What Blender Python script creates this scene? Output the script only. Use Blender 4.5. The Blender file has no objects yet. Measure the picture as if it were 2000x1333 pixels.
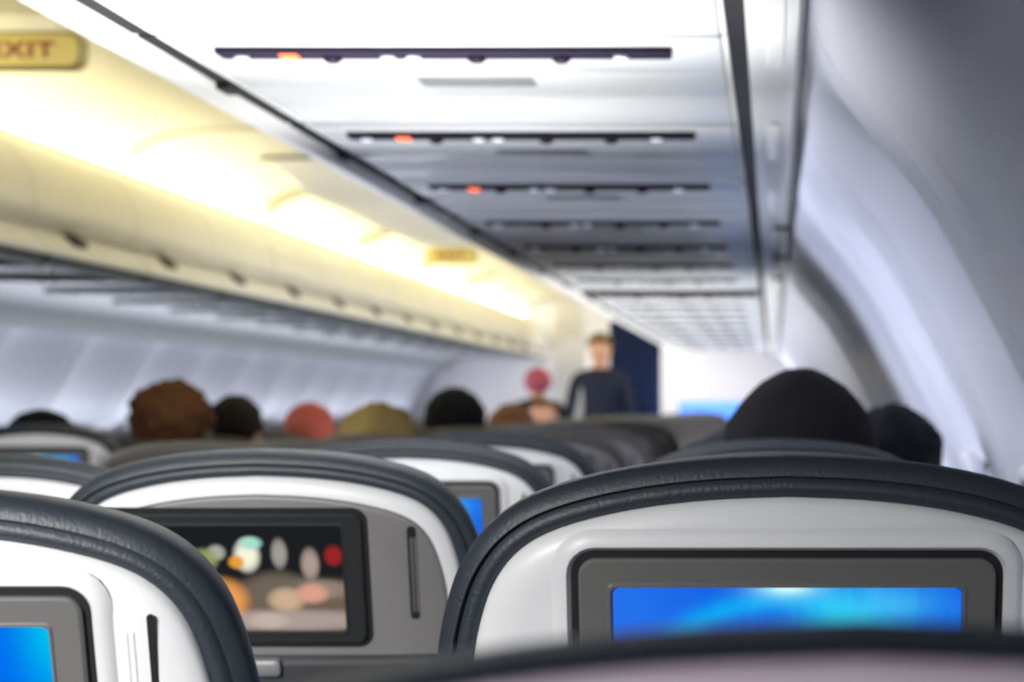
import bpy, bmesh, math, random
from mathutils import Vector, Matrix, noise
random.seed(4)
SC = bpy.context.scene
COL = SC.collection
PI = math.pi

# ------------------------------------------------------------------ camera, light, exposure
F = 4300.0          # focal length in pixels of a 2000 px wide frame
EZ = 1.17           # eye height above the cabin floor
cam_d = bpy.data.cameras.new('camera')
cam = bpy.data.objects.new('camera', cam_d)
COL.objects.link(cam)
cam.location = (0, 0, EZ)
cam.rotation_euler = (PI/2, 0, 0)
cam_d.sensor_width = 36
cam_d.lens = F/2000*36
cam_d.shift_x = -510/2000
cam_d.shift_y = 125.5/2000
cam_d.clip_start = 0.02
cam_d.clip_end = 100
cam_d.dof.use_dof = True
cam_d.dof.focus_distance = 1.45
cam_d.dof.aperture_fstop = 9
SC.camera = cam

w = bpy.data.worlds.new('world')
SC.world = w
w.use_nodes = True
w.node_tree.nodes['Background'].inputs[0].default_value = (0.86, 0.9, 1.0, 1)
w.node_tree.nodes['Background'].inputs[1].default_value = 0.3
SC.view_settings.view_transform = 'Standard'
SC.view_settings.look = 'None'
SC.view_settings.gamma = 1
SC.view_settings.exposure = 0.0

def area(name, loc, size, power, col, direction, spread=180):
    l = bpy.data.lights.new(name, 'AREA')
    l.shape = 'RECTANGLE'; l.size, l.size_y = size
    l.energy = power; l.color = col; l.spread = math.radians(spread)
    o = bpy.data.objects.new(name, l); COL.objects.link(o)
    o.location = loc
    o.rotation_euler = Vector(direction).to_track_quat('-Z', 'Y').to_euler()
    return o
# cabin lighting over the aisle behind the photographer, daylight from the windows, and added fill lamps
area('rear_cabin_light', (-0.75, -0.9, 1.85), (1.3, 0.5), 64, (1, 0.98, 0.95), (0.16, 0.8, -0.36), 75)
area('seat_row_fill', (-0.47, 2.44, 0.80), (0.5, 0.25), 9, (1.0, 0.99, 0.96), (0, -0.05, 1), 75)  # added upward fill, this and the next, to whiten the near service panels
area('seat_row_fill', (-0.47, 3.24, 0.80), (0.5, 0.25), 3.2, (1.0, 0.99, 0.96), (0, -0.12, 1), 75)
area('seat_row_fill', (-0.45, 12.2, 0.95), (0.9, 10.0), 85, (1.0, 0.99, 0.97), (0, 0.001, 1), 130)  # added low fill, out of sight, brightening the far service panels
area('window_daylight', (0.36, 4.6, 0.95), (0.35, 2.2), 12, (0.78, 0.85, 1), (-0.75, 0.15, 0.55))
area('window_daylight', (-2.98, 12.5, 1.0), (11.0, 0.35), 110, (0.85, 0.9, 1), (0.8, 0.0, 0.35))

area('front_wall_fill', (-0.7, 17.3, 1.45), (1.6, 0.3), 16, (1.0, 0.98, 1.0), (0, 1, -0.15))  # added fill to brighten the front wall, no fixture here
area('window_daylight', (-2.9, 4.2, 1.15), (1.6, 0.25), 15, (0.80, 0.85, 1), (1, -0.03, 0.075), 50)
area('aisle_fill', (-1.32, 11.5, 0.9), (0.3, 9.0), 18, (1.0, 0.98, 0.94), (0, 0.001, 1), 150)  # unseen fill down in the aisle, facing up at the ceiling

# ------------------------------------------------------------------ materials
MATS = {}
def mat(name, col, rough=0.5, metal=0.0, bump=0.0, bscale=200, emit=None, estr=0, vary=0.03, coat=0.0, spec=0.5):
    if name in MATS: return MATS[name]
    m = bpy.data.materials.new(name); m.use_nodes = True
    nt = m.node_tree; b = nt.nodes['Principled BSDF']
    b.inputs['Roughness'].default_value = rough
    b.inputs['Metallic'].default_value = metal
    b.inputs['Specular IOR Level'].default_value = spec
    b.inputs['Coat Weight'].default_value = coat
    tc = nt.nodes.new('ShaderNodeTexCoord')
    n = nt.nodes.new('ShaderNodeTexNoise'); n.inputs['Scale'].default_value = 6; n.inputs['Detail'].default_value = 4
    nt.links.new(tc.outputs['Object'], n.inputs['Vector'])
    mx = nt.nodes.new('ShaderNodeMix'); mx.data_type = 'RGBA'
    mx.inputs['A'].default_value = (*[max(0, c*(1-vary)) for c in col], 1)
    mx.inputs['B'].default_value = (*[min(1, c*(1+vary)) for c in col], 1)
    nt.links.new(n.outputs['Fac'], mx.inputs['Factor'])
    nt.links.new(mx.outputs['Result'], b.inputs['Base Color'])
    if bump:
        n2 = nt.nodes.new('ShaderNodeTexNoise'); n2.inputs['Scale'].default_value = bscale; n2.inputs['Detail'].default_value = 3
        nt.links.new(tc.outputs['Object'], n2.inputs['Vector'])
        bp = nt.nodes.new('ShaderNodeBump'); bp.inputs['Strength'].default_value = bump; bp.inputs['Distance'].default_value = 0.002
        nt.links.new(n2.outputs['Fac'], bp.inputs['Height']); nt.links.new(bp.outputs['Normal'], b.inputs['Normal'])
    if emit:
        b.inputs['Emission Color'].default_value = (*emit, 1); b.inputs['Emission Strength'].default_value = estr
    MATS[name] = m
    return m

M_shell = mat('white_seat_plastic', (0.72, 0.73, 0.75), 0.38)
M_shellshade = mat('shaded_seat_plastic', (0.17, 0.165, 0.17), 0.42)  # white shell plastic with shade put into the colour
M_leather = mat('navy_grey_leather', (0.028, 0.036, 0.048), 0.48, bump=0.25, bscale=420)
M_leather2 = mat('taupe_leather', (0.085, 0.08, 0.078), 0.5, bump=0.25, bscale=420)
M_bezel = mat('grey_bezel_plastic', (0.13, 0.13, 0.128), 0.42, bump=0.12, bscale=900)
M_bezelblk = mat('black_bezel_plastic', (0.02, 0.022, 0.024), 0.4)
M_black = mat('black_gap', (0.006, 0.006, 0.008), 0.6)
M_tray = mat('dark_tray_plastic', (0.05, 0.052, 0.058), 0.45)
M_bin = mat('cabin_white_plastic', (0.78, 0.78, 0.77), 0.36)
M_bincream = mat('cream_bin_door', (0.78, 0.76, 0.66), 0.4)
M_psu = mat('service_panel_plastic', (0.62, 0.64, 0.66), 0.26)
M_strip = mat('dark_service_strip', (0.012, 0.008, 0.022), 0.6, spec=.15)
M_wall = mat('lavender_wall_panel', (0.56, 0.57, 0.65), 0.45)
M_ceil = mat('warm_ceiling_panel', (0.78, 0.75, 0.6), 0.5)
M_carpet = mat('dark_blue_carpet', (0.03, 0.04, 0.07), 0.95, bump=0.6, bscale=300)
M_metal = mat('brushed_metal', (0.55, 0.56, 0.58), 0.3, 1.0)
M_rail = mat('dark_green_rail', (0.012, 0.025, 0.028), 0.4)
M_grey = mat('mid_grey_plastic', (0.2, 0.21, 0.22), 0.4)
M_rib = mat('ceiling_rib_plastic', (0.42, 0.38, 0.28), .5)
M_brown = mat('dark_brown_trim', (.03, .024, .024), .7, spec=.2)
M_cloth = mat('pocket_fabric', (0.04, 0.045, 0.055), 0.85, bump=0.5, bscale=500)
M_curtain = mat('navy_curtain', (0.014, 0.035, 0.13), 0.85, bump=0.3, bscale=300)
M_partition = mat('white_partition', (0.74, 0.74, 0.78), 0.45)
M_bluefab = mat('blue_partition_fabric', (0.06, 0.2, 0.75), 0.8)
M_cove = mat('cove_light_diffuser', (0.9, 0.9, 0.8), 0.5, emit=(1.0, 0.89, 0.60), estr=14)
M_lens = mat('reading_lens', (0.7, 0.72, 0.78), 0.15, emit=(0.8, 0.85, 1.0), estr=0.25)
M_red = mat('lit_red_symbol', (0.8, 0.12, 0.04), 0.4, emit=(1.0, 0.13, 0.03), estr=2.2)
M_sign = mat('yellow_sign_lens', (0.50, 0.42, 0.13), 0.4, emit=(0.9, 0.68, 0.2), estr=0.12)
M_signcase = mat('olive_sign_case', (0.30, 0.26, 0.10), 0.5)
M_signtxt = mat('dark_red_letters', (0.22, 0.03, 0.012), 0.5)
M_pane = mat('daylit_window_pane', (0.8, 0.85, 0.9), 0.3, emit=(0.8, 0.9, 1.0), estr=3.0)
M_shade = mat('window_shade', (0.5, 0.51, 0.55), 0.5)

def grad_screen(name, mode):
    """blue title picture of the seat screens: deep blue with a pale cyan sunburst and arc"""
    m = bpy.data.materials.new(name); m.use_nodes = True
    nt = m.node_tree; nt.nodes.clear(); N = nt.nodes.new; L = nt.links.new
    out = N('ShaderNodeOutputMaterial'); em = N('ShaderNodeEmission'); gl = N('ShaderNodeBsdfGlossy'); ad = N('ShaderNodeMixShader')
    gl.inputs['Roughness'].default_value = 0.15; gl.inputs['Color'].default_value = (0.6, 0.6, 0.6, 1)
    ad.inputs[0].default_value = 0.02
    L(em.outputs[0], ad.inputs[1]); L(gl.outputs[0], ad.inputs[2]); L(ad.outputs[0], out.inputs[0])
    tc = N('ShaderNodeTexCoord'); sp = N('ShaderNodeSeparateXYZ'); L(tc.outputs['UV'], sp.inputs[0])
    def mth(op, a, b=None, c=None):
        n = N('ShaderNodeMath'); n.operation = op
        for i, v in enumerate((a, b, c)):
            if v is None: continue
            if isinstance(v, (int, float)): n.inputs[i].default_value = v
            else: L(v, n.inputs[i])
        return n.outputs[0]
    def blob(cx, cy, sx, sy, pw=1.0):
        dx = mth('DIVIDE', mth('SUBTRACT', sp.outputs[0], cx), sx)
        dy = mth('DIVIDE', mth('SUBTRACT', sp.outputs[1], cy), sy)
        r2 = mth('ADD', mth('MULTIPLY', dx, dx), mth('MULTIPLY', dy, dy))
        return mth('POWER', 2.718, mth('MULTIPLY', r2, -pw))
    def mixc(fac, a, b):
        n = N('ShaderNodeMix'); n.data_type = 'RGBA'
        if isinstance(fac, float): n.inputs['Factor'].default_value = fac
        else: L(fac, n.inputs['Factor'])
        for k, v in (('A', a), ('B', b)):
            if isinstance(v, tuple): n.inputs[k].default_value = (*v, 1)
            else: L(v, n.inputs[k])
        return n.outputs['Result']
    if mode == 'blue':
        c = (0.0, 0.10, 0.78)
        c = mixc(blob(0.0, 0.85, 0.25, 0.5), c, (0.02, 0.17, 0.85))
        # arc: ring around a centre below the sunburst
        dx = mth('DIVIDE', mth('SUBTRACT', sp.outputs[0], 0.50), 0.34)
        dy = mth('DIVIDE', mth('SUBTRACT', sp.outputs[1], 0.60), 0.33)
        r = mth('SQRT', mth('ADD', mth('MULTIPLY', dx, dx), mth('MULTIPLY', dy, dy)))
        ring = mth('POWER', 2.718, mth('MULTIPLY', mth('POWER', mth('ABSOLUTE', mth('DIVIDE', mth('SUBTRACT', r, 1.02), 0.16)), 2.0), -1.0))
        c = mixc(mth('MULTIPLY', ring, 0.75), c, (0.0, 0.45, 0.95))
        c = mixc(blob(0.66, 0.84, 0.10, 0.14), c, (0.0, 0.62, 0.90))
        c = mixc(mth('MULTIPLY', blob(0.80, 0.92, 0.12, 0.08), 0.7), c, (0.05, 0.5, 0.95))
        nz = N('ShaderNodeTexNoise'); nz.inputs['Scale'].default_value = 5; mp = N('ShaderNodeMapping')
        mp.inputs['Rotation'].default_value = (0, 0, 0.5); mp.inputs['Scale'].default_value = (4, 0.7, 1)
        L(tc.outputs['UV'], mp.inputs['Vector']); L(mp.outputs[0], nz.inputs['Vector'])
        c = mixc(mth('MULTIPLY', mth('MULTIPLY', nz.outputs['Fac'], blob(0.7, 0.8, 0.3, 0.5)), 0.5), c, (0.1, 0.7, 1.0))
        c = mixc(blob(0.50, 1.0, 0.09, 0.05), c, (0.35, 0.9, 1.0))
        c = mixc(blob(0.50, 1.01, 0.045, 0.03), c, (0.8, 1.0, 1.0))
    elif mode == 'bluecyan':
        c = (0.0, 0.14, 0.88)
        c = mixc(blob(1.02, 0.98, 0.10, 0.30), c, (0.0, 0.55, 0.85))
        c = mixc(mth('MULTIPLY', blob(0.95, 0.6, 0.02, 0.3), 0.35), c, (0.0, 0.3, 0.95))
    else:
        c = (0.012, 0.013, 0.015)
        S = [  # cx, cy(from bottom), sx, sy, colour : a blurred dinner scene
            (0.70, 0.26, 0.55, 0.22, (0.16, 0.12, 0.085)), (0.62, 0.10, 0.5, 0.10, (0.42, 0.34, 0.31)),
            (0.90, 0.40, 0.16, 0.09, (0.30, 0.24, 0.19)), (0.60, 0.40, 0.14, 0.16, (0.16, 0.13, 0.10)),
            (0.33, 0.30, 0.12, 0.19, (0.95, 0.38, 0.09)), (0.28, 0.44, 0.07, 0.10, (0.75, 0.45, 0.06)),
            (0.47, 0.72, 0.055, 0.14, (0.95, 0.95, 0.75)), (0.42, 0.66, 0.035, 0.06, (0.8, 0.36, 0.04)), (0.49, 0.84, 0.05, 0.06, (0.4, 0.75, 0.62)),
            (0.33, 0.75, 0.04, 0.07, (0.42, 0.42, 0.36)), (0.27, 0.68, 0.06, 0.1, (0.3, 0.36, 0.12)),
            (0.62, 0.74, 0.035, 0.13, (0.36, 0.34, 0.32)), (0.76, 0.64, 0.04, 0.14, (0.42, 0.33, 0.28)),
            (0.99, 0.72, 0.04, 0.09, (0.34, 0.02, 0.02)), (0.64, 0.30, 0.08, 0.11, (0.62, 0.43, 0.29)),
            (0.76, 0.36, 0.07, 0.09, (0.72, 0.36, 0.26)), (0.55, 0.10, 0.09, 0.07, (0.55, 0.45, 0.38)),
            (0.12, 0.25, 0.14, 0.3, (0.3, 0.2, 0.12))]
        S = [(cx + (.09 if cx < .85 else -.03), *q) for cx, *q in S]
        for cx, cy, sx, sy, colr in S:
            dx = mth('DIVIDE', mth('SUBTRACT', sp.outputs[0], cx), sx)
            dy = mth('DIVIDE', mth('SUBTRACT', sp.outputs[1], cy), sy)
            r2 = mth('ADD', mth('MULTIPLY', dx, dx), mth('MULTIPLY', dy, dy))
            k = N('ShaderNodeMapRange'); k.interpolation_type = 'SMOOTHSTEP'
            k.inputs['From Min'].default_value = 1.9; k.inputs['From Max'].default_value = 0.05
            L(r2, k.inputs['Value'])
            c = mixc(k.outputs[0], c, colr)
    L(c, em.inputs['Color']) if not isinstance(c, tuple) else None
    em.inputs['Strength'].default_value = 1.0
    return m
M_blue = grad_screen('blue_title_screen', 'blue')
M_blue2 = grad_screen('blue_cyan_screen', 'bluecyan')
M_movie = grad_screen('film_screen', 'movie')
M_off = mat('dark_screen_glass', (0.012, 0.013, 0.016), 0.12)

# ------------------------------------------------------------------ helpers
def tag(o, label=None, cat=None, group=None, kind=None):
    if label: o['label'] = label
    if cat: o['category'] = cat
    if group: o['group'] = group
    if kind: o['kind'] = kind
    return o

def to_obj(name, bm, m, parent=None, smooth=True, angle=40, normals=True):
    if normals: bmesh.ops.recalc_face_normals(bm, faces=bm.faces)
    me = bpy.data.meshes.new(name)
    bm.to_mesh(me); bm.free()
    for mm in (m if isinstance(m, (list, tuple)) else [m]): me.materials.append(mm)
    if smooth:
        for p in me.polygons: p.use_smooth = True
        try: me.set_sharp_from_angle(angle=math.radians(angle))
        except Exception: pass
    o = bpy.data.objects.new(name, me); COL.objects.link(o)
    if parent is not None: o.parent = parent
    return o

def thing(name, label, cat, loc=(0, 0, 0), rotz=0, group=None):
    o = bpy.data.objects.new(name, None); COL.objects.link(o)
    o.empty_display_size = 0.05
    o.location = loc; o.rotation_euler = (0, 0, rotz)
    return tag(o, label, cat, group)

def dup(root, loc, label=None, group=None, skip=()):
    r = root.copy(); COL.objects.link(r); r.location = loc
    if label: r['label'] = label
    if group: r['group'] = group
    for ch in list(root.children):
        if ch.name.split('.')[0] in skip: continue
        c = ch.copy(); COL.objects.link(c); c.parent = r
        for g in ch.children:
            d = g.copy(); COL.objects.link(d); d.parent = c
    return r

def loft(bm, loops, cap0=True, cap1=True, closed=True):
    rings = [[bm.verts.new(p) for p in lp] for lp in loops]
    n = len(rings[0])
    for a, b in zip(rings, rings[1:]):
        for i in range(n if closed else n-1):
            j = (i+1) % n
            bm.faces.new((a[i], a[j], b[j], b[i]))
    if cap0: bm.faces.new(rings[0][::-1])
    if cap1: bm.faces.new(rings[-1])
    return rings

def rrect(hw, hh, r, n=6, cx=0, cy=0):
    r = min(r, hw*.999, hh*.999)
    pts = []
    for (sx, sy, a0) in ((1, 1, 0), (-1, 1, 90), (-1, -1, 180), (1, -1, 270)):
        for k in range(n+1):
            a = math.radians(a0 + 90*k/n)
            pts.append((cx + sx*(hw-r) + r*math.cos(a), cy + sy*(hh-r) + r*math.sin(a)))
    return pts

def bevbox(bm, c, s, bev=0.004, M=None, axis=2, rr=None):
    """rounded box: centre c, full size s, built as lofted rounded rectangles along an axis"""
    ax = axis; o = [i for i in range(3) if i != ax]
    hw, hh, hd = s[o[0]]/2, s[o[1]]/2, s[ax]/2
    bev = min(bev, hw*.9, hh*.9, hd*.9)
    rr = rr if rr is not None else bev
    loops = []
    for d, ins in ((-hd, bev), (-hd+bev*.3, bev*.3), (-hd+bev, 0), (hd-bev, 0), (hd-bev*.3, bev*.3), (hd, bev)):
        lp = []
        for (a, b) in rrect(hw-ins, hh-ins, max(rr-ins, .0004), 4):
            p = [0, 0, 0]; p[o[0]] = c[o[0]]+a; p[o[1]] = c[o[1]]+b; p[ax] = c[ax]+d
            v = Vector(p)
            lp.append(M @ v if M else v)
        loops.append(lp)
    loft(bm, loops)

def tube(bm, pts, r, n=10, cap=True):
    loops = []
    up = Vector((0, 0, 1))
    for i, p in enumerate(pts):
        p = Vector(p)
        t = (Vector(pts[min(i+1, len(pts)-1)]) - Vector(pts[max(i-1, 0)])).normalized()
        a = t.cross(up)
        if a.length < 1e-3: a = t.cross(Vector((1, 0, 0)))
        a.normalize(); b = t.cross(a)
        rr = r[i] if isinstance(r, (list, tuple)) else r
        loops.append([p + (a*math.cos(2*PI*k/n) + b*math.sin(2*PI*k/n))*rr for k in range(n)])
    loft(bm, loops, cap, cap)

def sweep_y(bm, prof, ys, closed=False):
    """extrude an x,z profile along y"""
    loft(bm, [[Vector((x, y, z)) for x, z in prof] for y in ys], closed, closed, closed)

def interp(tab, t):
    if t <= tab[0][0]: return tab[0][1]
    for (a, va), (b, vb) in zip(tab, tab[1:]):
        if t <= b: return va + (vb-va)*(t-a)/(b-a)
    return tab[-1][1]

def smooth_poly(pts, it=2):
    for _ in range(it):
        q = [pts[0]]
        for a, b in zip(pts, pts[1:]):
            q.append((a[0]*.75+b[0]*.25, a[1]*.75+b[1]*.25)); q.append((a[0]*.25+b[0]*.75, a[1]*.25+b[1]*.75))
        q.append(pts[-1]); pts = q
    return pts

# ------------------------------------------------------------------ cabin shell
CX = -1.325               # centre line of the cabin
Y0, Y1 = -1.4, 18.6
def mx(x): return 2*CX - x
# side wall section (right-hand side): x, height relative to the eye
WP = [(0.040, .51), (0.043, .44), (0.062, .395), (0.096, .350), (.14, .300), (.18, .250), (.225, .175), (.272, .085), (.316, 0), (.338, -.04), (.362, -.11),
      (.388, -.19), (.41, -.28), (.425, -.40), (.43, -.55), (.42, -.72), (.395, -.90), (.37, -1.0), (.36, -1.17)]
WPS = smooth_poly(WP, 1)
PITCH = 0.508
def wall_bm(side):
    bm = bmesh.new()
    ys = []
    y = Y0
    base = 0.36
    SEAMS = [-1.0, .2, 1.3, 2.5, 3.55, 4.3, 5.15] + [5.15+.95*i for i in range(1, 14)]
    seq = []
    for a, b in zip(SEAMS, SEAMS[1:]):
        L = b-a
        for f, d_, gr in ((0, 0, 0), (.010, 0, .010), (.020, 0, 0), (.05, -.001, 0), (.10, -.003, 0), (.125, -.003, 0), (.135, .006, 0), (.18, .014, 0), (.26, .026, 0), (.36, .034, 0), (.48, .038, 0), (.6, .036, 0), (.72, .028, 0), (.80, .018, 0), (.86, .009, 0), (.872, .001, 0), (.93, -.003, 0), (.97, -.001, 0)):
            seq.append((a+L*f, d_, gr))
    seq.append((SEAMS[-1], 0, 0))
    seq = [q for q in seq if Y0 < q[0] < Y1]
    seq = [(Y0, 0, 0)] + seq + [(Y1, 0, 0)]
    loops = []
    for y, dep, gr in seq:
        lp = []
        for i, (x, z) in enumerate(WPS):
            # the bay is recessed between the light cove and the arm-rest ledge, seam grooves run the whole height
            f = max(0.0, min(1.0, (.42-z)/.10)) * max(0.0, min(1.0, (z+.75)/.15))
            d = dep*f*(1 if side > 0 else .6) + gr
            a = WPS[max(i-1, 0)]; b = WPS[min(i+1, len(WPS)-1)]
            tx, tz = b[0]-a[0], b[1]-a[1]; L = math.hypot(tx, tz)
            nx, nz = -tz/L, tx/L
            if nx < 0: nx, nz = -nx, -nz
            px, pz = x + nx*d, z + nz*d
            if side < 0: px = mx(px)
            lp.append(Vector((px, y, pz+EZ)))
        loops.append(lp)
    loft(bm, loops, False, False, False)
    return bm
for side, nm in ((1, 'wall_right'), (-1, 'wall_left')):
    o = to_obj(nm, wall_bm(side), M_wall, angle=22)
    md = o.modifiers.new('thick', 'SOLIDIFY'); md.thickness = 0.01; md.offset = 1 if side > 0 else 1
    tag(o, kind='structure')

bm = bmesh.new()
bevbox(bm, (CX, (Y0+Y1)/2, -.03), (3.4, Y1-Y0, .06), .005)
tag(to_obj('floor', bm, M_carpet), kind='structure')

# ceiling: shallow vault with arched cross seams
CPR = [(-2.20, .72), (-2.135, .725), (-2.115, .76), (-2.10, .80), (-2.06, .843), (-1.99, .876), (-1.88, .898), (-1.70, .905), (CX, .905)]
CPS = smooth_poly(CPR[2:], 2)
CPF = CPS + [(mx(x), z) for x, z in CPS[:-1]][::-1]
seams = [1.6, 3.45, 5.3, 7.16, 9.05, 11.1, 13.0, 14.9, 16.8]
bm = bmesh.new()
ys = [Y0]
for s in seams: ys += [s-.012, s-.006, s, s+.006, s+.012]
ys.append(Y1)
loops = []
for y in ys:
    dz = .006 if any(abs(y-s) < 1e-6 for s in seams) else (.0 if True else 0)
    loops.append([Vector((x + (-dz if x < CX else dz)*(1 if z < .88 else 0), y, z+EZ+dz)) for x, z in CPF])
loft(bm, loops, False, False, False)
o = to_obj('ceiling', bm, M_ceil, angle=35)
md = o.modifiers.new('thick', 'SOLIDIFY'); md.thickness = 0.02; md.offset = 1
tag(o, kind='structure')

# slim arched ribs that divide the cove beyond the first full ceiling section
for n_, y in enumerate([7.16, 9.05, 11.1, 13.0, 14.9]):
    bm = bmesh.new()
    pts = CPF if n_ == 0 else [p for p in CPF if p[0] < -1.86 or p[0] > mx(-1.86)]
    for part in ([pts] if n_ == 0 else [[p for p in pts if p[0] < CX], [p for p in pts if p[0] > CX]]):
        th, wd = (.005, .010) if n_ == 0 else (.022, .05)
        inn = [(x + (CX-x)*th/.7, z-th) for x, z in part]
        loops = [[Vector((x, y+dy, z+EZ)) for x, z in pr] for dy, pr in ((-wd, part), (-wd*.7, inn), (wd*.7, inn), (wd, part))]
        loft(bm, loops, False, False, False)
    tag(to_obj('trim_%d' % (n_+3), bm, M_rib, angle=50), kind='structure')

# lowered ceiling section further ahead
DW = .47
bm = bmesh.new()
def dsec(y, z, hw, r=.03):
    top = .93
    return [Vector((CX-hw-.02, y, top+EZ)), Vector((CX-hw, y, z+r+EZ)), Vector((CX-hw+.008, y, z+r*.4+EZ)), Vector((CX-hw+r, y, z+EZ)),
            Vector((CX, y, z+EZ)),
            Vector((CX+hw-r, y, z+EZ)), Vector((CX+hw-.008, y, z+r*.4+EZ)), Vector((CX+hw, y, z+r+EZ)), Vector((CX+hw+.02, y, top+EZ))]
ls = [dsec(7.9, .885, .50, .004), dsec(8.02, .865, .495, .01), dsec(8.2, .835, .485), dsec(8.36, .806, .475), dsec(8.42, .80, .47)]
for y in (9.4, 10.0, 10.6): ls += [dsec(y-.015, .80, .47), dsec(y, .804, .466), dsec(y+.015, .80, .47)]
ls += [dsec(11.0, .80, .47), dsec(11.15, .82, .46), dsec(11.2, .88, .45)]
loft(bm, ls, True, True, False)
tag(to_obj('trim_1', bm, mat('lowered_ceiling_plastic', (0.74, 0.73, 0.69), .45), angle=25), kind='structure')
bm = bmesh.new()
tube(bm, [(CX-.52+1.04*k/24, 7.905-.02*math.sin(PI*k/24), EZ+.887+.006*math.sin(PI*k/24)) for k in range(25)], .007, 6)
tag(to_obj('trim_2', bm, M_black), kind='structure')

# cove lights : one lamp per ceiling section, both sides
def cove_light(side, a, b, first, group, label):
    t = thing('cove_light', label, 'light', ((-2.12 if side < 0 else mx(-2.12)), a, EZ+.76), 0, group)
    s = 1 if side < 0 else -1
    bm = bmesh.new()
    prof = [(.004, -.012), (.008, .0), (.018, .022), (.030, .034), (.040, .030), (.034, .010), (.028, -.012)]
    prof = [(s*x, z) for x, z in prof]
    sweep_y(bm, prof, [.03, b-a-.03], True)
    to_obj('diffuser', bm, M_cove, t, angle=60)
    bm = bmesh.new()
    bevbox(bm, (s*.004, (b-a)/2, -.022), (.06, b-a-.04, .014), .003)
    to_obj('housing', bm, M_bin, t)
    return t
ordn = ['nearest', 'second', 'third', 'fourth', 'fifth', 'sixth', 'seventh', 'eighth', 'ninth']
edges = [3.45] + seams[2:] + [Y1-.05]
for i, (a, b) in enumerate(zip(edges, edges[1:])):
    cove_light(-1, a, b, 0, 'warm cove lights above the left bins', 'warm glowing cove light above the left overhead bins, %s along the ceiling' % ordn[i])
for i, (a, b) in enumerate(zip(edges, edges[1:])):
    cove_light(1, a, b, 0, 'warm cove lights above the right bins', 'warm cove light hidden above the right-hand overhead bins')

# front end of the cabin
bm = bmesh.new()
bevbox(bm, (CX, Y1+.03, 1.1), (3.6, .06, 2.2), .005)
tag(to_obj('wall_front', bm, M_partition), kind='structure')

# ------------------------------------------------------------------ overhead bins
BZ = .42
# right bin section: visible underside, aisle lip and curved door
def bin_profile(n=5):
    door = smooth_poly([(-.845, .462), (-.80, .50), (-.79, .57), (-.815, .66), (-.87, .735)], 2)
    return door
def right_bin(y0, y1, label):
    t = thing('overhead_bin', label, 'overhead bin', (0, y0, EZ), 0, 'right-hand overhead bins')
    L = y1-y0
    g = .004
    # body: base tray with rounded aisle edge and upper shell
    bm = bmesh.new()
    low = [(-.731, .436), (-.732, .424), (-.740, .418), (-.765, .418), (-.79, .424), (-.803, .438), (-.803, .455), (-.79, .466), (-.05, .466), (-.045, .455), (-.045, .436)]
    sweep_y(bm, low, [g, L-g], True)
    to_obj('base', bm, M_bin, t, angle=50)
    bm = bmesh.new()
    pr = smooth_poly([(-.800, .468), (-.775, .52), (-.78, .60), (-.81, .68), (-.84, .735)], 2)
    pr2 = pr + [(x+.018, z-.004) for x, z in pr[::-1]]
    sweep_y(bm, pr2, [g+.002, L-g-.002], True)
    d = to_obj('door', bm, M_bincream, t, angle=50)
    bm = bmesh.new()
    bevbox(bm, (-.798, L/2, .452), (.014, .09, .016), .004)
    to_obj('latch', bm, M_grey, d)
    bm = bmesh.new()
    sweep_y(bm, [(-.775, .69), (-.825, .737), (-.80, .742), (-.10, .742), (.0, .60), (.0, .47), (-.02, .47), (-.02, .59), (-.12, .72), (-.77, .715)], [g, L-g], True)
    to_obj('casing', bm, M_bin, t, angle=50)
    return t
k = 0
ys_r = [-1.3, .28, 1.86, 3.44, 5.02, 6.60, 8.18, 9.76, 11.34, 12.92, 14.5, 16.08, 17.6]
for a, b in zip(ys_r, ys_r[1:]):
    lab = 'white overhead bin on the right, ' + ('%s one from the camera forward' % ordn[k] if k < 9 else 'far ahead near the front wall')
    right_bin(a, b, lab); k += 1

# outboard rail between service panels and side wall
def outboard(side, label):
    t = thing('bin_side_rail', label, 'trim rail', (0, 0, EZ))
    s = (lambda x: x) if side > 0 else mx
    bm = bmesh.new()
    sweep_y(bm, [(s(-.030), .4175), (s(.018), .4175), (s(.028), .424), (s(.031), .47), (s(-.030), .47)], [Y0+.1, Y1-.06], True)
    to_obj('rail', bm, M_bin, t, angle=40)
    bm = bmesh.new()
    sweep_y(bm, [(s(-.0515), .4235), (s(-.0305), .4235), (s(-.0305), .47), (s(-.0515), .47)], [Y0+.1, Y1-.06], True)
    to_obj('gap_seal', bm, M_black, t, angle=40)
    for y in [1.2+PITCH*2*i for i in range(17)]:
        bm = bmesh.new()
        bevbox(bm, (s(.003), y+.25, .4155), (.020, .46, .004), .0015)
        to_obj('clip_plate', bm, M_bin, t, angle=40)
    # corner seams and brackets
    for y in (5.12, 6.14, 7.15):
        bm = bmesh.new()
        bevbox(bm, (s(.020), y, .412), (.036, .012, .010), .003)
        to_obj('bracket', bm, M_black, t)
    return t
outboard(1, 'long white rail running between the right service panels and the window wall')

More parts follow.
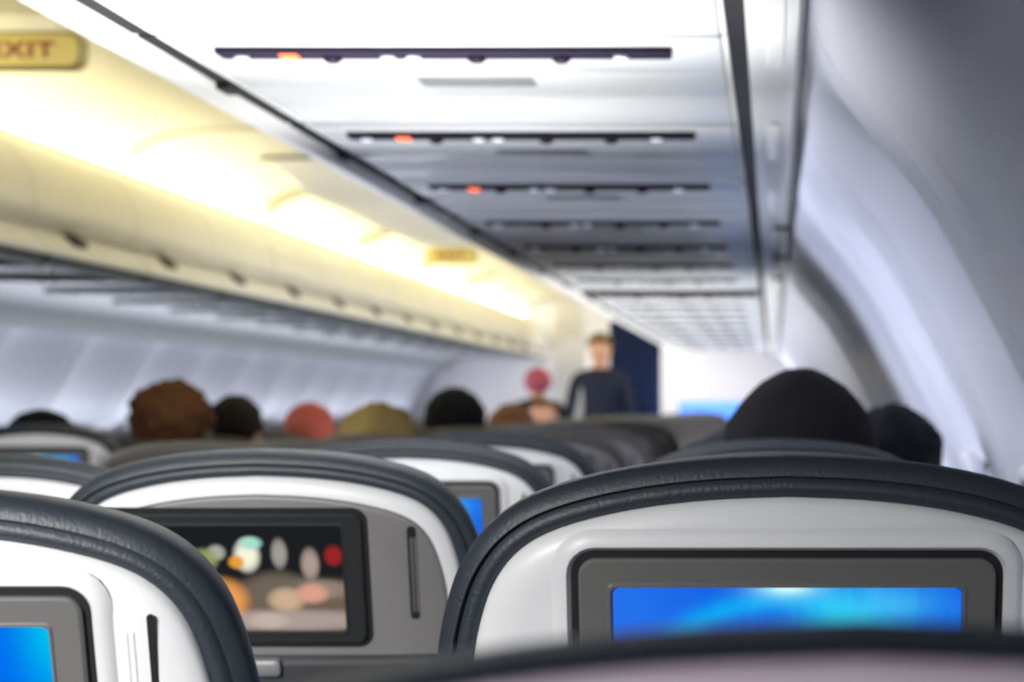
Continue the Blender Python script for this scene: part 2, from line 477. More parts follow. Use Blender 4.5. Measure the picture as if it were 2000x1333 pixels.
# passenger service panels, one per seat row
def service_panel_proto():
    t = thing('service_panel', '', 'service panel', (0, 0, EZ+.424), 0, None)
    L = .79
    # panels fill -.712..-.048 ; y 0 = the dark strip
    def plate(name, y0, y1, z=0.0, x0=-.700, x1=-.0605, m=M_psu, th=.02, bev=.003):
        bm = bmesh.new()
        bevbox(bm, ((x0+x1)/2, (y0+y1)/2, z+th/2), (x1-x0, y1-y0, th), bev)
        return to_obj(name, bm, m, t)
    plate('service_plate', -.075, .185, -.004)
    plate('speaker_plate', .192, .42, -.002)
    plate('filler_panel', .428, .708, -.001)
    # dark strip with a small step
    bm = bmesh.new()
    lps = []
    for z, ins in ((.004, 0), (-.0105, 0), (-.012, .002)):
        lps.append([Vector((-.388+a, .0+b, z)) for a, b in rrect(.268-ins, .024-ins, .006, 5)])
    loft(bm, lps)
    st = to_obj('light_strip', bm, M_strip, t)
    for x in (-.628, -.455, -.425, -.18):
        bm = bmesh.new()
        lps = []
        for z, r in ((-.0115, .009), (-.0145, .009), (-.016, .0075), (-.0145, .006)):
            lps.append([Vector((x+r*math.cos(2*PI*k/16), .002+r*math.sin(2*PI*k/16), z)) for k in range(16)])
        loft(bm, lps)
        to_obj('reading_light', bm, M_lens, st)
    bm = bmesh.new(); bevbox(bm, (-.570, -.004, -.0095), (.020, .030, .010), .001)
    to_obj('seatbelt_sign', bm, M_red, st)
    for x in (-.52, -.35, -.25):
        bm = bmesh.new()
        lps = []
        for z, r in ((-.0115, .012), (-.017, .0105), (-.020, .006), (-.017, .003)):
            lps.append([Vector((x+r*math.cos(2*PI*k/16), .0+r*math.sin(2*PI*k/16), z)) for k in range(16)])
        loft(bm, lps)
        to_obj('air_nozzle', bm, M_strip, st)
    bm = bmesh.new(); bevbox(bm, (-.385, .265, -.001), (.15, .075, .006), .002)
    to_obj('speaker_grille', bm, M_grey, t)
    # side frames
    for x in (-.7055, -.0560):
        bm = bmesh.new(); bevbox(bm, (x, .317, .006), (.007, .775, .012), .001)
        to_obj('frame_strip', bm, M_bin, t)
    bm = bmesh.new()
    sweep_y(bm, [(-.7305, .012), (-.7100, .012), (-.7100, -.0005), (-.7305, -.0005)], [-.07, .70], True)
    to_obj('edge_seal', bm, M_black, t)
    bm = bmesh.new(); bevbox(bm, (-.722, .31, -.005), (.016, .06, .010), .002)
    to_obj('edge_clip', bm, M_black, t)
    return t
psu0 = service_panel_proto()
psu_y = [1.81, 2.60, 3.40, 4.20, 5.03, 5.80, 6.58, 7.37, 8.45, 9.24, 10.03, 10.82, 11.61, 12.4, 13.19, 13.98, 14.77, 15.56, 16.35]
names_r = ['just above the camera', 'nearest fully in view', 'second in view', 'third in view', 'fourth in view', 'fifth in view', 'sixth in view', 'seventh in view']
for i, y in enumerate(psu_y):
    if i < len(names_r): lab, g = 'white service panel with a dark light strip under the right bins, ' + names_r[i], 'service panels under the right bins'
    else: lab, g = 'far service panel under the right bins beyond the dark cross bar', 'far service panels beyond the dark cross bar'
    if i == 0:
        unlit = [c for c in psu0.children_recursive if c.name.startswith('seatbelt_sign')][0].data.copy()
        unlit.materials[0] = M_grey
    if i == 0: psu0.location.y = y; tag(psu0, lab, None, g)
    else:
        q = dup(psu0, (0, y, EZ+.424), lab, g)
        if i > 3:
            for c in q.children_recursive:
                if c.name.startswith('seatbelt_sign'):
                    c.data = c.data if unlit is None else unlit
bm = bmesh.new(); bevbox(bm, (-.382, 8.245, EZ+.421), (.655, .13, .026), .006)
tag(to_obj('cross_bar', bm, M_brown), 'dark cross bar between two service panels under the right bins', 'trim bar')

# left bins
def left_bin(y0, y1, label, group):
    t = thing('overhead_bin', label, 'overhead bin', (0, y0, EZ), 0, group)
    L = y1-y0; g = .006
    bm = bmesh.new()
    low = smooth_poly([(-1.955, .468), (-1.925, .466), (-1.895, .435), (-1.872, .410), (-1.875, .392)], 1)
    low = low + [(-1.90, .390), (-1.96, .395)]
    sweep_y(bm, low, [g, L-g], True)
    to_obj('base', bm, M_bin, t, angle=50)
    bm = bmesh.new()
    pr = smooth_poly([(-1.935, .470), (-1.905, .49), (-1.900, .55), (-1.925, .62), (-1.975, .685), (-2.045, .733)], 2)
    pr2 = pr + [(x-.02, z-.003) for x, z in pr[::-1]]
    sweep_y(bm, pr2, [g, L-g], True)
    d = to_obj('door', bm, M_bincream, t, angle=50)
    # latch: dark recessed paddle
    bm = bmesh.new()
    Mx = Matrix.Translation((-1.908, L*.36, .443)) @ Matrix.Rotation(math.radians(42), 4, 'Y')
    lps = []
    for z, ins in ((-.004, 0), (.010, 0), (.015, .005)):
        lps.append([Mx @ Vector((a, b, z)) for a, b in rrect(.024-ins, .062-ins, .018, 5)])
    loft(bm, lps)
    to_obj('latch', bm, M_black, d)
    bm = bmesh.new()
    sweep_y(bm, [(-2.0385, .7345), (-2.046, .7385), (-2.06, .737), (-2.05, .729)], [g, L-g], True)
    to_obj('top_seal', bm, M_grey, t, angle=50)
    bm = bmesh.new()
    sweep_y(bm, [(-2.047, .740), (-2.052, .742), (-2.065, .748), (-2.12, .742), (-2.60, .66), (-2.66, .47), (-2.64, .47), (-2.58, .64), (-2.11, .722), (-2.05, .722)], [g, L-g], True)
    to_obj('casing', bm, M_bin, t, angle=50)
    bm = bmesh.new()
    sweep_y(bm, [(-1.880, .364), (-1.896, .362), (-1.90, .392), (-1.873, .392)], [g*3, L-g*3], True)
    to_obj('hand_rail', bm, M_rail, t)
    return t
yb = 4.77-.91; i = 0
while yb < Y1-.9:
    if i == 0: lab = 'cream overhead bin on the left beside the near end of the cove lights'
    elif i <= 7: lab = 'cream overhead bin on the left with dark latch, %s in the row seen from here' % ordn[i]
    else: lab = 'far cream overhead bin at the blurred end of the left row'
    left_bin(yb, yb+.91, lab, 'left overhead bins' if i <= 7 else 'far left overhead bins')
    yb += .91; i += 1

# underside of the left bins
bm = bmesh.new()
und = smooth_poly([(-1.968, .399), (-2.0, .402), (-2.3, .41), (-2.58, .405), (-2.66, .375), (-2.70, .33), (-2.745, .285)], 2)
und = und + [(-2.755, .30), (-2.70, .385), (-2.665, .44), (-1.968, .425)]
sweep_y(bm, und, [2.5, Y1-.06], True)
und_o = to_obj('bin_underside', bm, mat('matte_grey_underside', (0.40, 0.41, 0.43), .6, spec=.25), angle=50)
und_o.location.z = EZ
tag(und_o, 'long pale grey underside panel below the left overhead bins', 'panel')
def left_service(y, lab):
    t = thing('service_panel', lab, 'service panel', (-2.27, y, EZ+.395), 0, 'service panels under the left bins')
    bm = bmesh.new(); bevbox(bm, (0, 0, 0), (.52, .10, .022), .006)
    st = to_obj('light_strip', bm, M_grey, t)
    for x in (-.17, -.02, .02, .16):
        bm = bmesh.new()
        loft(bm, [[Vector((x+r*math.cos(2*PI*k/12), r*math.sin(2*PI*k/12), z)) for k in range(12)] for z, r in ((-.010, .014), (-.018, .012))])
        to_obj('reading_light', bm, M_lens, st)
    bm = bmesh.new(); bevbox(bm, (.21, .17, 0), (.07, .09, .02), .006)
    to_obj('speaker', bm, M_grey, t)
    return t
for i in range(14):
    left_service(6.1+.79*i, 'grey service strip under the left bins, ' + (ordn[i] + ' one in view' if i < 6 else 'far down the cabin'))

# ------------------------------------------------------------------ windows along the walls
def window(side, y, open_, idx):
    x0, z0 = (.409, -.27)
    t = thing('window_%d' % idx, 'oval cabin window with %s in the %s wall' % ('raised shade' if open_ else 'closed shade', 'right' if side > 0 else 'left'), 'window', (x0 if side > 0 else mx(x0), y, EZ+z0))
    t['kind'] = 'structure'
    t.rotation_euler = (0, 0, 0 if side > 0 else PI)
    tilt = Matrix.Translation((.006, 0, 0)) @ Matrix.Rotation(math.radians(-15), 4, 'Y')
    bm = bmesh.new()
    lps = []
    for xx, ins in ((0.016, -.012), (-.004, -.010), (-.012, 0), (-.010, .010), (.010, .014)):
        lps.append([tilt @ Vector((xx, a, b)) for a, b in rrect(.125-ins, .18-ins, .09, 6)])
    loft(bm, lps, False, False)
    to_obj('window_frame', bm, M_wall, t)
    bm = bmesh.new()
    loft(bm, [[tilt @ Vector((xx, a, b)) for a, b in rrect(.114, .169, .085, 6)] for xx in (.006, .010)])
    to_obj('pane' if open_ else 'shade', bm, M_pane if open_ else M_shade, t)
    return t
idx = 1
yy = .36+.28
i = 0
while yy < Y1-.3:
    window(1, yy, i in (1, 2, 6, 13, 14, 16, 17, 19, 20, 22, 24, 26, 28), idx); idx += 1
    yy += PITCH; i += 1
yy = .36+.28+PITCH*14; i = 0
while yy < Y1-.3:
    window(-1, yy, i in (0, 3, 5, 6, 8, 9, 11, 13, 14, 16, 18), idx); idx += 1
    yy += PITCH; i += 1

# ------------------------------------------------------------------ seats
OUT = [(0, 0), (.05, .0018), (.10, .0085), (.145, .021), (.172, .038), (.190, .062), (.200, .09), (.206, .12), (.210, .17), (.212, .25), (.213, .50), (.208, .60), (.19, .655), (.16, .67)]
def outline():
    h = smooth_poly(OUT[:-1] + [(.15, .672)], 2)
    L = [(-x, v) for x, v in h[::-1]]
    return h[1:] + [(0, .672)] + L[:-1] + [(0, 0)]     # closed
OL = outline()
def inset(pts, d):
    n = len(pts); out = []
    for i in range(n):
        a, b, c = Vector(pts[i-1]), Vector(pts[i]), Vector(pts[(i+1) % n])
        e1 = (b-a); e2 = (c-b)
        if e1.length < 1e-9: e1 = e2
        if e2.length < 1e-9: e2 = e1
        t = (e1.normalized()+e2.normalized())
        t = t.normalized() if t.length > 1e-6 else e1.normalized()
        nrm = Vector((-t.y, t.x))
        out.append((b.x+nrm.x*d, b.y+nrm.y*d))
    return out
# orientation: make the inset go inwards
_c = inset(OL, .01)
if abs(max(p[0] for p in _c)) > max(p[0] for p in OL): 
    OL = OL[::-1]

SKINS = {}
def make_seat(loc, label, group, recline=14, top=1.125, screen=M_blue, bezel=M_bezel, shell=M_shell, inner=None, leather=M_leather, bdu=0, rim=1.0, ih=.060, HH=.0775, SV=.132, tray=.355, detail=True, name='passenger_seat'):
    t = thing(name, label, 'seat', loc, 0, group)
    a = math.radians(recline); ca, sa = math.cos(a), math.sin(a)
    def B(u, v, w):   # back coordinates -> local
        return Vector((u, v*sa - w*ca, top - v*ca - w*sa))
    def lay(bm, spec, cap0=True, cap1=True):
        loft(bm, [[B(u, v, w) for u, v in inset(OL, ins)] for w, ins in spec], cap0, cap1)
    bm = bmesh.new()
    lay(bm, [(-.100, .055), (-.094, .040), (-.075, .024), (-.045, .009), (-.02, .001), (-.008, .0), (-.001, .004*rim), (.001, .009*rim), (-.003, .0108*rim), (.0005, .013*rim), (.002, .017*rim), (.0, .0215*rim), (-.008, .024*rim)])
    to_obj('back_cushion', bm, leather, t, angle=60)
    bm = bmesh.new()
    lay(bm, [(-.008, .0215*rim), (.002, .0225*rim), (.0055, .0255*rim), (.0085, .032*rim), (.011, .045*rim)])
    sh = to_obj('back_shell', bm, shell, t, angle=60)
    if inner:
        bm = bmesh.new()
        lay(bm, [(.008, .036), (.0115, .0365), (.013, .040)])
        to_obj('shell_shade_panel', bm, inner, t, angle=60)  # added panel, its dark colour stands in for shade on the white shell
    w0 = .013 if inner else .011
    bm = bmesh.new()
    # raised lip around the monitor
    if not inner:
        loft(bm, [[B(bdu+u, SV+v, w) for u, v in rrect(.124+e, HH+.0045+e, .014+e, 6)] for w, e in ((w0-.001, .012), (w0+.0015, .010), (w0+.004, .006), (w0+.0045, .0025), (w0+.001, .0))], False, False)
        to_obj('monitor_surround', bm, shell, sh)
    else: bm.free()
    bm = bmesh.new()
    loft(bm, [[B(bdu+u, SV+v, w) for u, v in rrect(.1245+e, HH+.005+e, .014+e, 6)] for w, e in ((w0-.001, 0), (w0+.001, 0))])
    to_obj('monitor_gap', bm, M_black, t)
    bm = bmesh.new()
    HW, iw = .1195, .100
    lp = [[B(bdu+u, SV+v, w) for u, v in rrect(HW+e, HH+e, max(.010+e, .001), 6)] for w, e in ((w0, 0), (w0+.004, 0), (w0+.0055, -.0015))]
    lp += [[B(bdu+u, SV+v, w) for u, v in rrect(iw+e, ih+e, .004, 6)] for w, e in ((w0+.0055, .0035), (w0+.0065, .0025), (w0+.0065, .0012), (w0+.003, 0), (w0+.001, 0))]
    loft(bm, lp, False, False)
    bz = to_obj('monitor_bezel', bm, bezel, t, angle=20)
    bm = bmesh.new()
    vs = [bm.verts.new(B(bdu+x, SV+v, w0+.0028)) for x, v in ((-iw, ih), (iw, ih), (iw, -ih), (-iw, -ih))]
    f = bm.faces.new(vs)
    uvl = bm.loops.layers.uv.new('uv')
    for l, uv in zip(f.loops, ((0, 0), (1, 0), (1, 1), (0, 1))): l[uvl].uv = uv
    to_obj('screen', bm, screen, bz, smooth=False, normals=False)
    if detail:
        bm = bmesh.new()
        for du, dw, hw in ((.155+bdu*.6, .0008, .0019 if not inner else .0042),):
            loft(bm, [[B(du+u, .112+v, w0+w) for u, v in rrect(hw, .046, hw*.9, 3)] for w in (-.001, dw)])
        to_obj('coat_hook_slot', bm, M_black, sh if not inner else t)
        bm = bmesh.new()
        for du in (.1400, .1435):
            loft(bm, [[B(du+u, .114+v, w0+w) for u, v in rrect(.0012-e*.5, .038-e, .0011-e*.5, 3)] for w, e in ((-.001, 0), (.0003, 0), (.0009, .0012))])
        to_obj('slot_ridge', bm, shell if not inner else inner, sh if not inner else t)
    # tray table and pocket
    bm = bmesh.new()
    loft(bm, [[B(u, tray+v, w) for u, v in rrect(.188+e, .128+e, .02+e, 5)] for w, e in ((w0-.001, 0), (w0+.012, 0), (w0+.016, -.004))])
    tr = to_obj('tray_table', bm, M_tray, t)
    bm = bmesh.new()
    loft(bm, [[B(u, tray-.123+v, w) for u, v in rrect(.016+e, .008+e, .004, 3)] for w, e in ((w0+.014, 0), (w0+.022, 0), (w0+.024, -.002))])
    to_obj('tray_latch', bm, M_grey, tr)
    bm = bmesh.new()
    loft(bm, [[B(u, .572+v, w) for u, v in rrect(.175+e, .075+e, .02+e, 5)] for w, e in ((w0-.001, 0), (w0+.016, -.004), (w0+.026, -.016))])
    to_obj('seat_pocket', bm, M_cloth, t)
    # seat cushion, armrest, legs
    yb = .672*sa
    bm = bmesh.new()
    bevbox(bm, (0, yb+.30, .40), (.400, .47, .13), .035, rr=.05)
    to_obj('seat_cushion', bm, leather, t, angle=60)
    bm = bmesh.new()
    bevbox(bm, (.227, yb+.19, .615), (.036, .34, .04), .014, rr=.016)
    bevbox(bm, (.227, yb+.08, .52), (.02, .06, .17), .006)
    to_obj('armrest', bm, M_grey, t)
    for x in (-.13, .13):
        bm = bmesh.new()
        tube(bm, [(x, yb+.46, .345), (x, yb+.50, .02), (x, yb+.50, .0)], [.016, .014, .02], 8)
        tube(bm, [(x, yb+.14, .345), (x, yb+.02, .02), (x, yb+.02, .0)], [.016, .014, .02], 8)
        tube(bm, [(x, yb+.02, .10), (x, yb+.49, .10)], .009, 6)
        to_obj('leg', bm, M_metal, t)
    return t

def row_d(k): return 1.26 + .79*(k-1)
def EZt(dz): return EZ+dz
# the seats that show individually
make_seat((.02, .475, 0), 'big out-of-focus seat right in front of the camera along the bottom edge', 'window-side seats', 12, EZ-.0515, rim=.13, shell=mat('mauve_grey_plastic', (.78, .66, .76), .5))
make_seat((.008, 1.26, 0), 'white seat with large blue sunburst screen, directly ahead on the right', 'window-side seats', 13, EZ-.0315)
make_seat((-.496, 1.20, 0), 'white seat cut off by the lower left corner, part of its blue screen showing', 'middle seats', 16, EZ-.0485, screen=M_blue2, bdu=-.0015)
make_seat((-.474, 2.02, 0), 'seat back with grey shade put into its colour, playing a film on its screen, behind the lower left seat', 'middle seats', 17, EZ-.0445, screen=M_movie, bezel=M_bezelblk, inner=M_shellshade, bdu=-.024, ih=.052, HH=.064, SV=.117, tray=.322)
make_seat((-.477, 2.84, 0), 'white seat with small blue screen peeking above the film seat', 'middle seats', 13, EZ-.0475)
make_seat((-.95, 2.66, 0), 'white shelled seat peeking out at the left edge beside the film seat', 'aisle-side seats', 18, EZ-.066, leather=M_leather, screen=M_off)
make_seat((-.95, 3.63, 0), 'dark seat top rising behind the film seat, with shade put into its shell colour', 'aisle-side seats', 15, EZ-.062, leather=M_leather2, shell=M_shellshade, screen=M_off)
lab_l7 = 'blurred aisle-side seat of the left block in the seventh row ahead of the camera'
lab_a5 = 'blurred aisle-side seat of the right block in the fifth row ahead of the camera'
# prototypes for the repeats
p_white = make_seat((-.485, row_d(4), 0), 'white edged seat curving out behind the seat with the small blue screen', 'middle seats', 14, EZ-.047, screen=M_blue)
p_dark = make_seat((-.485, row_d(5), 0), 'taupe topped middle seat in the fifth row ahead', 'middle seats', 14, EZ-.047, screen=M_off, leather=M_leather2, shell=M_shellshade)
p_left = make_seat((-1.745, row_d(7), 0), lab_l7, 'left block aisle seats', 14, EZ-.098, screen=M_off, leather=M_leather2, shell=M_shellshade)
p_aisle = make_seat((-.955, row_d(5), 0), lab_a5, 'aisle-side seats', 14, EZ-.070, screen=M_off, leather=M_leather2, shell=M_shellshade)
nth = {2: 'second', 3: 'third', 4: 'fourth', 5: 'fifth', 6: 'sixth', 7: 'seventh', 8: 'eighth', 9: 'ninth', 10: 'tenth', 11: 'eleventh', 12: 'twelfth'}
def lab(colname, k):
    if k <= 12: return 'blurred %s in the %s row ahead of the camera' % (colname, nth[k])
    return 'tiny blurred %s far down the cabin' % colname
FAR = 19
for k in range(2, FAR):
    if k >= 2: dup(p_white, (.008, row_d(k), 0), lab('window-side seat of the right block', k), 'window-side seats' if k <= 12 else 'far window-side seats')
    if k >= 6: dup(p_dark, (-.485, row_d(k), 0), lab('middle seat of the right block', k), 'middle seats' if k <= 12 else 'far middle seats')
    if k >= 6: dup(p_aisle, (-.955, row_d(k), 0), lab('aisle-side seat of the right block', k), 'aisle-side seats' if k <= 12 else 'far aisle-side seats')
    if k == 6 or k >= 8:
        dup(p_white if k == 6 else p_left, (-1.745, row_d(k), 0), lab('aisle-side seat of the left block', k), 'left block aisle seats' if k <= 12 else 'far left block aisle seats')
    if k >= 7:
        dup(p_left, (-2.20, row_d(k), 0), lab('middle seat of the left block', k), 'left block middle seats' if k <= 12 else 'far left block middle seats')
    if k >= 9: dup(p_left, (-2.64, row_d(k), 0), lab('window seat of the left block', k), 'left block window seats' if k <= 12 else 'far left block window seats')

# ------------------------------------------------------------------ people
def skin_mesh(name, nodes, edges, mats, zones):
    me = bpy.data.meshes.new(name+'_base')
    me.from_pydata([n[0] for n in nodes], edges, [])
    o = bpy.data.objects.new(name+'_tmp', me); COL.objects.link(o)
    m = o.modifiers.new('s', 'SKIN'); m.use_smooth_shade = True
    o.data.skin_vertices  # layer made by the modifier
    if not len(me.skin_vertices):
        bm = bmesh.new(); bm.from_mesh(me); bm.verts.layers.skin.verify(); bm.to_mesh(me); bm.free()
    for i, n in enumerate(nodes):
        sv = me.skin_vertices[0].data[i]
        r = n[1]; sv.radius = r if isinstance(r, tuple) else (r, r)
        sv.use_root = (i == 0)
    s = o.modifiers.new('u', 'SUBSURF'); s.levels = 2; s.render_levels = 2
    dg = bpy.context.evaluated_depsgraph_get(); dg.update()
    ev = o.evaluated_get(dg)
    out = bpy.data.meshes.new_from_object(ev, depsgraph=dg)
    bpy.data.objects.remove(o); bpy.data.meshes.remove(me)
    out.name = name
    out.materials.clear()
    for mm in mats: out.materials.append(mm)
    for p in out.polygons:
        p.material_index = zones(p.center); p.use_smooth = True
    return out

def hand_nodes(nodes, edges, wrist, palm, dirv, side, up):
    """palm node plus five fingers, slightly curled"""
    d = Vector(dirv).normalized(); u = Vector(up).normalized(); s = d.cross(u).normalized()*side
    p = Vector(palm); pi = len(nodes); nodes.append((tuple(p), (.024, .016))); edges.append((wrist, pi))
    k = len(nodes); nodes.append((tuple(p+d*.035), (.026, .014))); edges.append((pi, k))
    for off, ln in ((-.028, .062), (-.010, .072), (.010, .068), (.027, .054)):
        b = p + d*.045 + s*off
        a0 = len(nodes); nodes.append((tuple(b), .0095)); edges.append((k, a0))
        a1 = len(nodes); nodes.append((tuple(b+d*ln*.5-u*.006), .0085)); edges.append((a0, a1))
        a2 = len(nodes); nodes.append((tuple(b+d*ln*.9-u*.022), .0072)); edges.append((a1, a2))
    b = p - s*.034 + d*.008
    a0 = len(nodes); nodes.append((tuple(b), .0105)); edges.append((pi, a0))
    a1 = len(nodes); nodes.append((tuple(b - s*.014 + d*.032), .0090)); edges.append((a0, a1))

HEADZ = 1.17   # top of the skull of the seated figure
def seated_body():
    N = [((0, .0, .50), (.15, .11))]; E = []
    def add(p, r, par):
        N.append((p, r)); E.append((par, len(N)-1)); return len(N)-1
    t1 = add((0, -.02, .62), (.135, .10), 0)
    t2 = add((0, -.045, .76), (.15, .105), t1)
    t3 = add((0, -.055, .86), (.145, .085), t2)
    nk = add((0, -.045, .935), (.055, .055), t3)
    n2 = add((0, -.03, .985), (.052, .055), nk)
    h1 = add((0, -.01, 1.025), (.066, .082), n2)
    h2 = add((0, -.015, 1.075), (.077, .094), h1)
    h3 = add((0, -.02, 1.115), (.070, .086), h2)
    ns = add((0, .088, 1.043), (.010, .012), h1)
    for s in (-1, 1):
        ea = add((s*.076, -.012, 1.045), (.008, .020), h1)
        sh = add((s*.165, -.05, .865), .056, t3)
        el = add((s*.205, .04, .64), .040, sh)
        wr = add((s*.13, .24, .575), .026, el)
        hand_nodes(N, E, wr, (s*.11, .285, .575), (-s*.3, 1, 0), s, (0, 0, 1))
        hp = add((s*.09, .06, .49), .085, 0)
        kn = add((s*.11, .42, .52), .058, hp)
        ck = add((s*.11, .44, .30), .050, kn)
        ak = add((s*.11, .43, .10), .036, ck)
        tt = add((s*.12, .56, .055), .034, ak)
    return N, E
def standing_body():
    N = [((0, .0, .93), (.15, .11))]; E = []
    def add(p, r, par):
        N.append((p, r)); E.append((par, len(N)-1)); return len(N)-1
    t1 = add((0, .0, 1.07), (.13, .09), 0)
    t2 = add((0, -.0, 1.22), (.15, .10), t1)
    t3 = add((0, -.01, 1.33), (.145, .08), t2)
    nk = add((0, -.005, 1.41), (.052, .052), t3)
    n2 = add((0, .0, 1.46), (.05, .053), nk)
    h1 = add((0, .012, 1.50), (.066, .082), n2)
    h2 = add((0, .008, 1.55), (.077, .094), h1)
    h3 = add((0, .005, 1.59), (.070, .086), h2)
    ns = add((0, .112, 1.518), (.010, .012), h1)
    for s in (-1, 1):
        ea = add((s*.076, .012, 1.52), (.008, .020), h1)
        sh = add((s*.17, -.005, 1.335), .052, t3)
        el = add((s*.22, .0, 1.07), .040, sh)
        wr = add((s*.22, .08, .86), .026, el)
        hand_nodes(N, E, wr, (s*.22, .10, .81), (0, .25, -1), s, (s, 0, 0))
        hp = add((s*.085, 0, .86), .088, 0)
        kn = add((s*.09, .01, .49), .058, hp)
        ck = add((s*.09, -.02, .33), .052, kn)
        ak = add((s*.09, -.01, .10), .036, ck)
        tt = add((s*.10, .11, .045), .034, ak)
    return N, E

def cloth(name, c): return mat(name, c, .85, bump=.3, bscale=300, vary=.1)
M_skin = mat('skin_fair', (.62, .33, .22), .55)
M_skin2 = mat('skin_warm', (.42, .22, .14), .55)
M_eye = mat('eye_white', (.8, .8, .78), .3)
M_lip = mat('lips', (.45, .14, .12), .5)
def seat_zone(c):
    if c.z > .925: return 0
    if c.y > .235 and .53 < c.z < .62 and abs(c.x) < .2 and c.y < .42 and c.z > .555: return 0
    if c.z < .115: return 3
    return 1 if c.z > .56 or c.y < .0 else 2
def stand_zone(c):
    if c.z > 1.40: return 0
    if c.z < .86 and abs(c.x) > .185: return 0
    if c.z < .09: return 3
    return 1 if c.z > .93 or abs(c.x) > .17 else 2
SN, SE = seated_body(); TN, TE = standing_body()
M_trous = cloth('charcoal_trousers', (.03, .03, .035)); M_shoe = mat('black_shoes', (.01, .01, .01), .4)
BODY = {}
def body_mesh(pose, shirt, skin):
    key = (pose, shirt.name, skin.name)
    if pose not in BODY:
        BODY[pose] = skin_mesh('body_'+pose, SN if pose == 'seated' else TN, SE if pose == 'seated' else TE, [skin, shirt, M_trous, M_shoe], seat_zone if pose == 'seated' else stand_zone)
    if key not in BODY:
        m = BODY[pose].copy(); m.materials[0] = skin; m.materials[1] = shirt; BODY[key] = m
    return BODY[key]
def hair_mesh(center, rad, front, m, lumps=.008, name='hair', parent=None, low=-.6, seed=0, cone=0):
    bm = bmesh.new()
    bmesh.ops.create_icosphere(bm, subdivisions=4, radius=1)
    for v in list(bm.verts):
        p = v.co.copy()
        if (p.y > front and p.z < .55) or p.z < low: bm.verts.remove(v); continue
    for v in bm.verts:
        p = v.co.copy()
        n = noise.noise(p*3.2+Vector((seed, seed*2, 0))) + .5*noise.noise(p*8+Vector((seed, 0, 0)))
        k = 1 + n*lumps*10
        taper = 1 - cone*max(0, p.z)**1.5
        v.co = Vector((p.x*rad[0]*k*taper, p.y*rad[1]*k*taper, p.z*rad[2]*k*(1+cone*.35*max(0, p.z)**3))) + Vector(center)
    o = to_obj(name, bm, m, parent, angle=80, normals=False)
    md = o.modifiers.new('thick', 'SOLIDIFY'); md.thickness = .012; md.offset = -1
    return o
def person(px, top_y, d, label, shirt, skin, hair, hrad=(.086, .104, .085), pose='seated', yaw=0, low=-.75, lump=.008, group='passengers', cone=0, hood=False, seatx=None, roll=0):
    """stand or sit a figure so that the crown of the head is at the given height"""
    x = (px-1510)*d/F; top = EZ - (top_y-792)*d/F
    base_top = {'seated': 1.155, 'standing': 1.635}[pose] + (hrad[2]-.085)
    dz = top - base_top
    t = thing('person', label, 'person', (x, d, dz if pose == 'seated' else 0), yaw, group)
    t.rotation_euler = (0, roll, yaw)
    b = bpy.data.objects.new('body', body_mesh(pose, shirt, skin)); COL.objects.link(b); b.parent = t
    if pose == 'standing': t.scale = (1, 1, top/base_top)
    hc = (0, -.018, 1.078) if pose == 'seated' else (0, .006, 1.553)
    h = hair_mesh(hc, hrad, .35, hair, lump, 'hood' if hood else 'hair', t, low, seed=len(COL.objects) % 97, cone=cone)
    for s in (-1, 1):
        bm = bmesh.new(); bmesh.ops.create_uvsphere(bm, u_segments=10, v_segments=8, radius=.011, matrix=Matrix.Translation((s*.030, hc[1]+.083, hc[2]-.012)))
        to_obj('eye', bm, M_eye, t)
    bm = bmesh.new(); bevbox(bm, (0, hc[1]+.082, hc[2]-.068), (.042, .014, .012), .005)
    to_obj('mouth', bm, M_lip, t)
    return t
H = lambda n, c: mat(n, c, .85, spec=.12, bump=.8, bscale=160, vary=.25)
H_black = H('black_hair', (.008, .009, .011)); H_dkbr = H('dark_brown_hair', (.025, .02, .018)); H_br = H('auburn_brown_hair', (.13, .06, .03))
H_olive = H('olive_blond_hair', (.22, .16, .06)); H_hood = H('dark_grey_knit', (.011, .011, .013)); H_red = H('red_knit', (.42, .10, .08)); H_pink = H('pink_knit', (.5, .12, .16))
S_navy = cloth('navy_shirt', (.008, .014, .04)); S_grey = cloth('grey_shirt', (.12, .12, .13)); S_black = cloth('black_shirt', (.012, .012, .014)); S_red = cloth('red_shirt', (.4, .08, .06)); S_white = cloth('white_shirt', (.6, .6, .62))
person(1563, 738, 3.0, 'person in a dark grey hood seated ahead on the right, only the head showing', S_black, M_skin, H_hood, (.105, .112, .098), hood=True, low=-.9, lump=.003, cone=.16)
person(1600, 792, 3.78, 'person with black hair leaning against the right window wall', S_black, M_skin, H_black, (.088, .104, .09), roll=.115)
person(85, 806, 5.36, 'person with blue-black hair at the left edge behind the blue screens', S_navy, M_skin, H_black, (.092, .104, .09))
person(338, 750, 6.15, 'person with big auburn brown hair in the left block', S_black, M_skin2, H_br, (.115, .115, .10), lump=.018)
person(462, 776, 6.95, 'person with dark brown hair just right of the auburn head', S_black, M_skin2, H_dkbr, (.086, .104, .09))
person(606, 790, 7.74, 'person in a red knit cap in the left block', S_red, M_skin, H_red, (.088, .104, .088))
person(742, 794, 5.36, 'person with olive blond hair on the aisle seat of the right block', S_grey, M_skin, H_olive, (.100, .108, .095), lump=.012)
person(890, 762, 6.95, 'person with round black hair in the centre of the picture', S_black, M_skin2, H_black, (.098, .108, .098))
person(1000, 792, 8.52, 'person with brown hair right of the round black head', S_black, M_skin2, H_br, (.09, .104, .088))
person(1062, 779, 12.7, 'child standing in the aisle with face turned to the camera, right of the brown hair', S_grey, M_skin, H_br, (.084, .10, .088), pose='standing', yaw=PI*.95, low=-.1)
person(1050, 718, 16.3, 'person standing far off in a pink knit hat left of the white partition', S_black, M_skin, H_pink, (.10, .11, .12), pose='standing', low=-1.1)
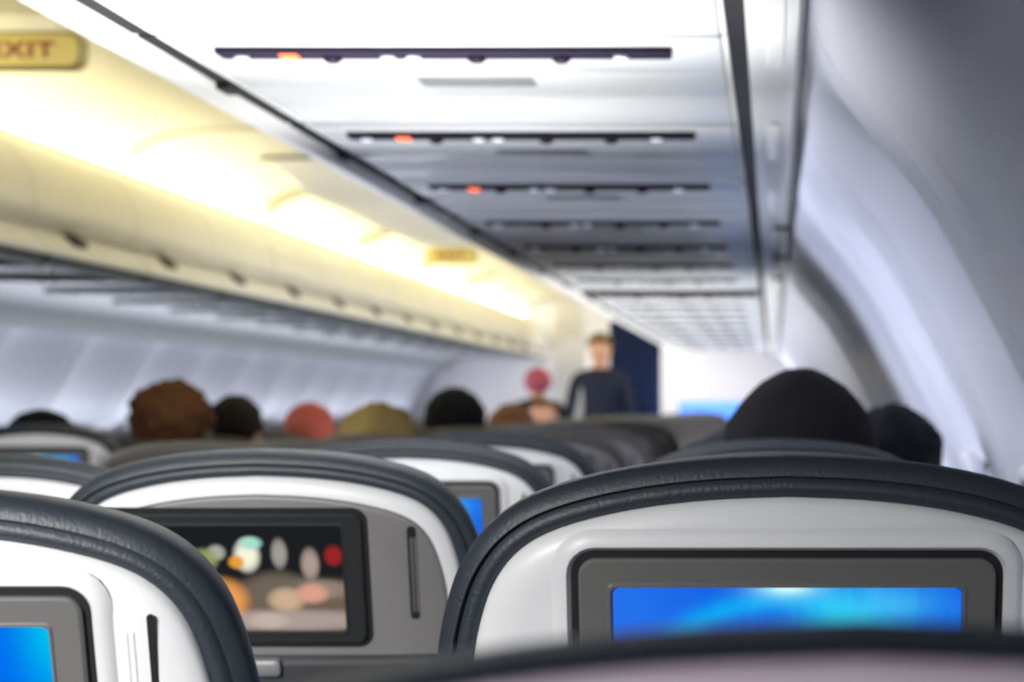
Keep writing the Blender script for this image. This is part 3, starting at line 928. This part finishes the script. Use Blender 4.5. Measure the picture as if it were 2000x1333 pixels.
person(1172, 650, 15.5, 'person standing in the aisle in navy clothes facing the camera', S_navy, M_skin, H_olive, (.096, .108, .098), pose='standing', yaw=PI, low=-.1)

# ------------------------------------------------------------------ curtain, partitions
bm = bmesh.new()
yc = 16.2
def cpt(i, n, z): 
    x = -.825 - .375*i/n
    return Vector((x, yc+.03*math.sin(i*1.25)+.008*math.sin(i*3.1+z*3), z))
loops = []
for z in (.004, .5, .9, 1.3, 1.79):
    f = [cpt(i, 60, z) for i in range(61)]
    loops.append(f)
loft(bm, loops, False, False, False)
cu = to_obj('aisle_curtain', bm, M_curtain, normals=False, angle=180)
md = cu.modifiers.new('thick', 'SOLIDIFY'); md.thickness = .006
tag(cu, 'dark navy pleated curtain hanging beside the aisle at the far end', 'curtain')
bm = bmesh.new(); bevbox(bm, (-1.60, 17.2, 1.0), (.26, .06, 2.0), .02)
tag(to_obj('cabin_partition', bm, M_partition), 'narrow white partition standing left of the aisle at the far end', 'partition')
bm = bmesh.new(); bevbox(bm, (-.36, 17.7, .62), (.80, .05, 1.16), .02)
tag(to_obj('cabin_partition', bm, M_bluefab), 'low blue partition before the white front wall on the right', 'partition')

# ------------------------------------------------------------------ exit signs
def exit_sign(y, label, zt=.865):
    t = thing('exit_sign', label, 'sign', (-1.735, y, EZ+zt), 0, None)
    bm = bmesh.new()
    loft(bm, [[Vector((a, b_, c)) for a, c in rrect(.14+e, .044+e, .030, 5, 0, -.044)] for b_, e in ((.0, -.003), (.004, 0), (.05, 0), (.054, -.004))])
    to_obj('sign_case', bm, M_signcase, t)
    bm = bmesh.new()
    loft(bm, [[Vector((a, b_, c)) for a, c in rrect(.130+e, .035+e, .022, 5, 0, -.046)] for b_, e in ((.002, 0), (-.003, 0), (-.004, -.002))])
    ln = to_obj('sign_lens', bm, M_sign, t)
    cu = bpy.data.curves.new('letters', 'FONT'); cu.body = 'EXIT'; cu.size = .062; cu.align_x = 'CENTER'; cu.align_y = 'CENTER'; cu.extrude = .0015; cu.offset = .0022
    cu.space_character = 1.15
    o = bpy.data.objects.new('tmp_letters', cu); COL.objects.link(o)
    dg = bpy.context.evaluated_depsgraph_get(); me = bpy.data.meshes.new_from_object(o.evaluated_get(dg))
    bpy.data.objects.remove(o)
    me.materials.clear(); me.materials.append(M_signtxt)
    me.transform(Matrix.Translation((0, -.0045, -.046)) @ Matrix.Rotation(PI/2, 4, 'X') @ Matrix.Diagonal((1.1, .82, 1, 1)))
    lt = bpy.data.objects.new('letters', me); COL.objects.link(lt); lt.parent = ln
    bm = bmesh.new(); bevbox(bm, (0, .027, .022), (.16, .03, .048), .004)
    to_obj('bracket', bm, M_bincream, t)
    return t
exit_sign(5.08, 'yellow EXIT sign hanging from the ceiling at the upper left corner', .865)
exit_sign(11.85, 'small far yellow EXIT sign beyond the lowered ceiling', .85)
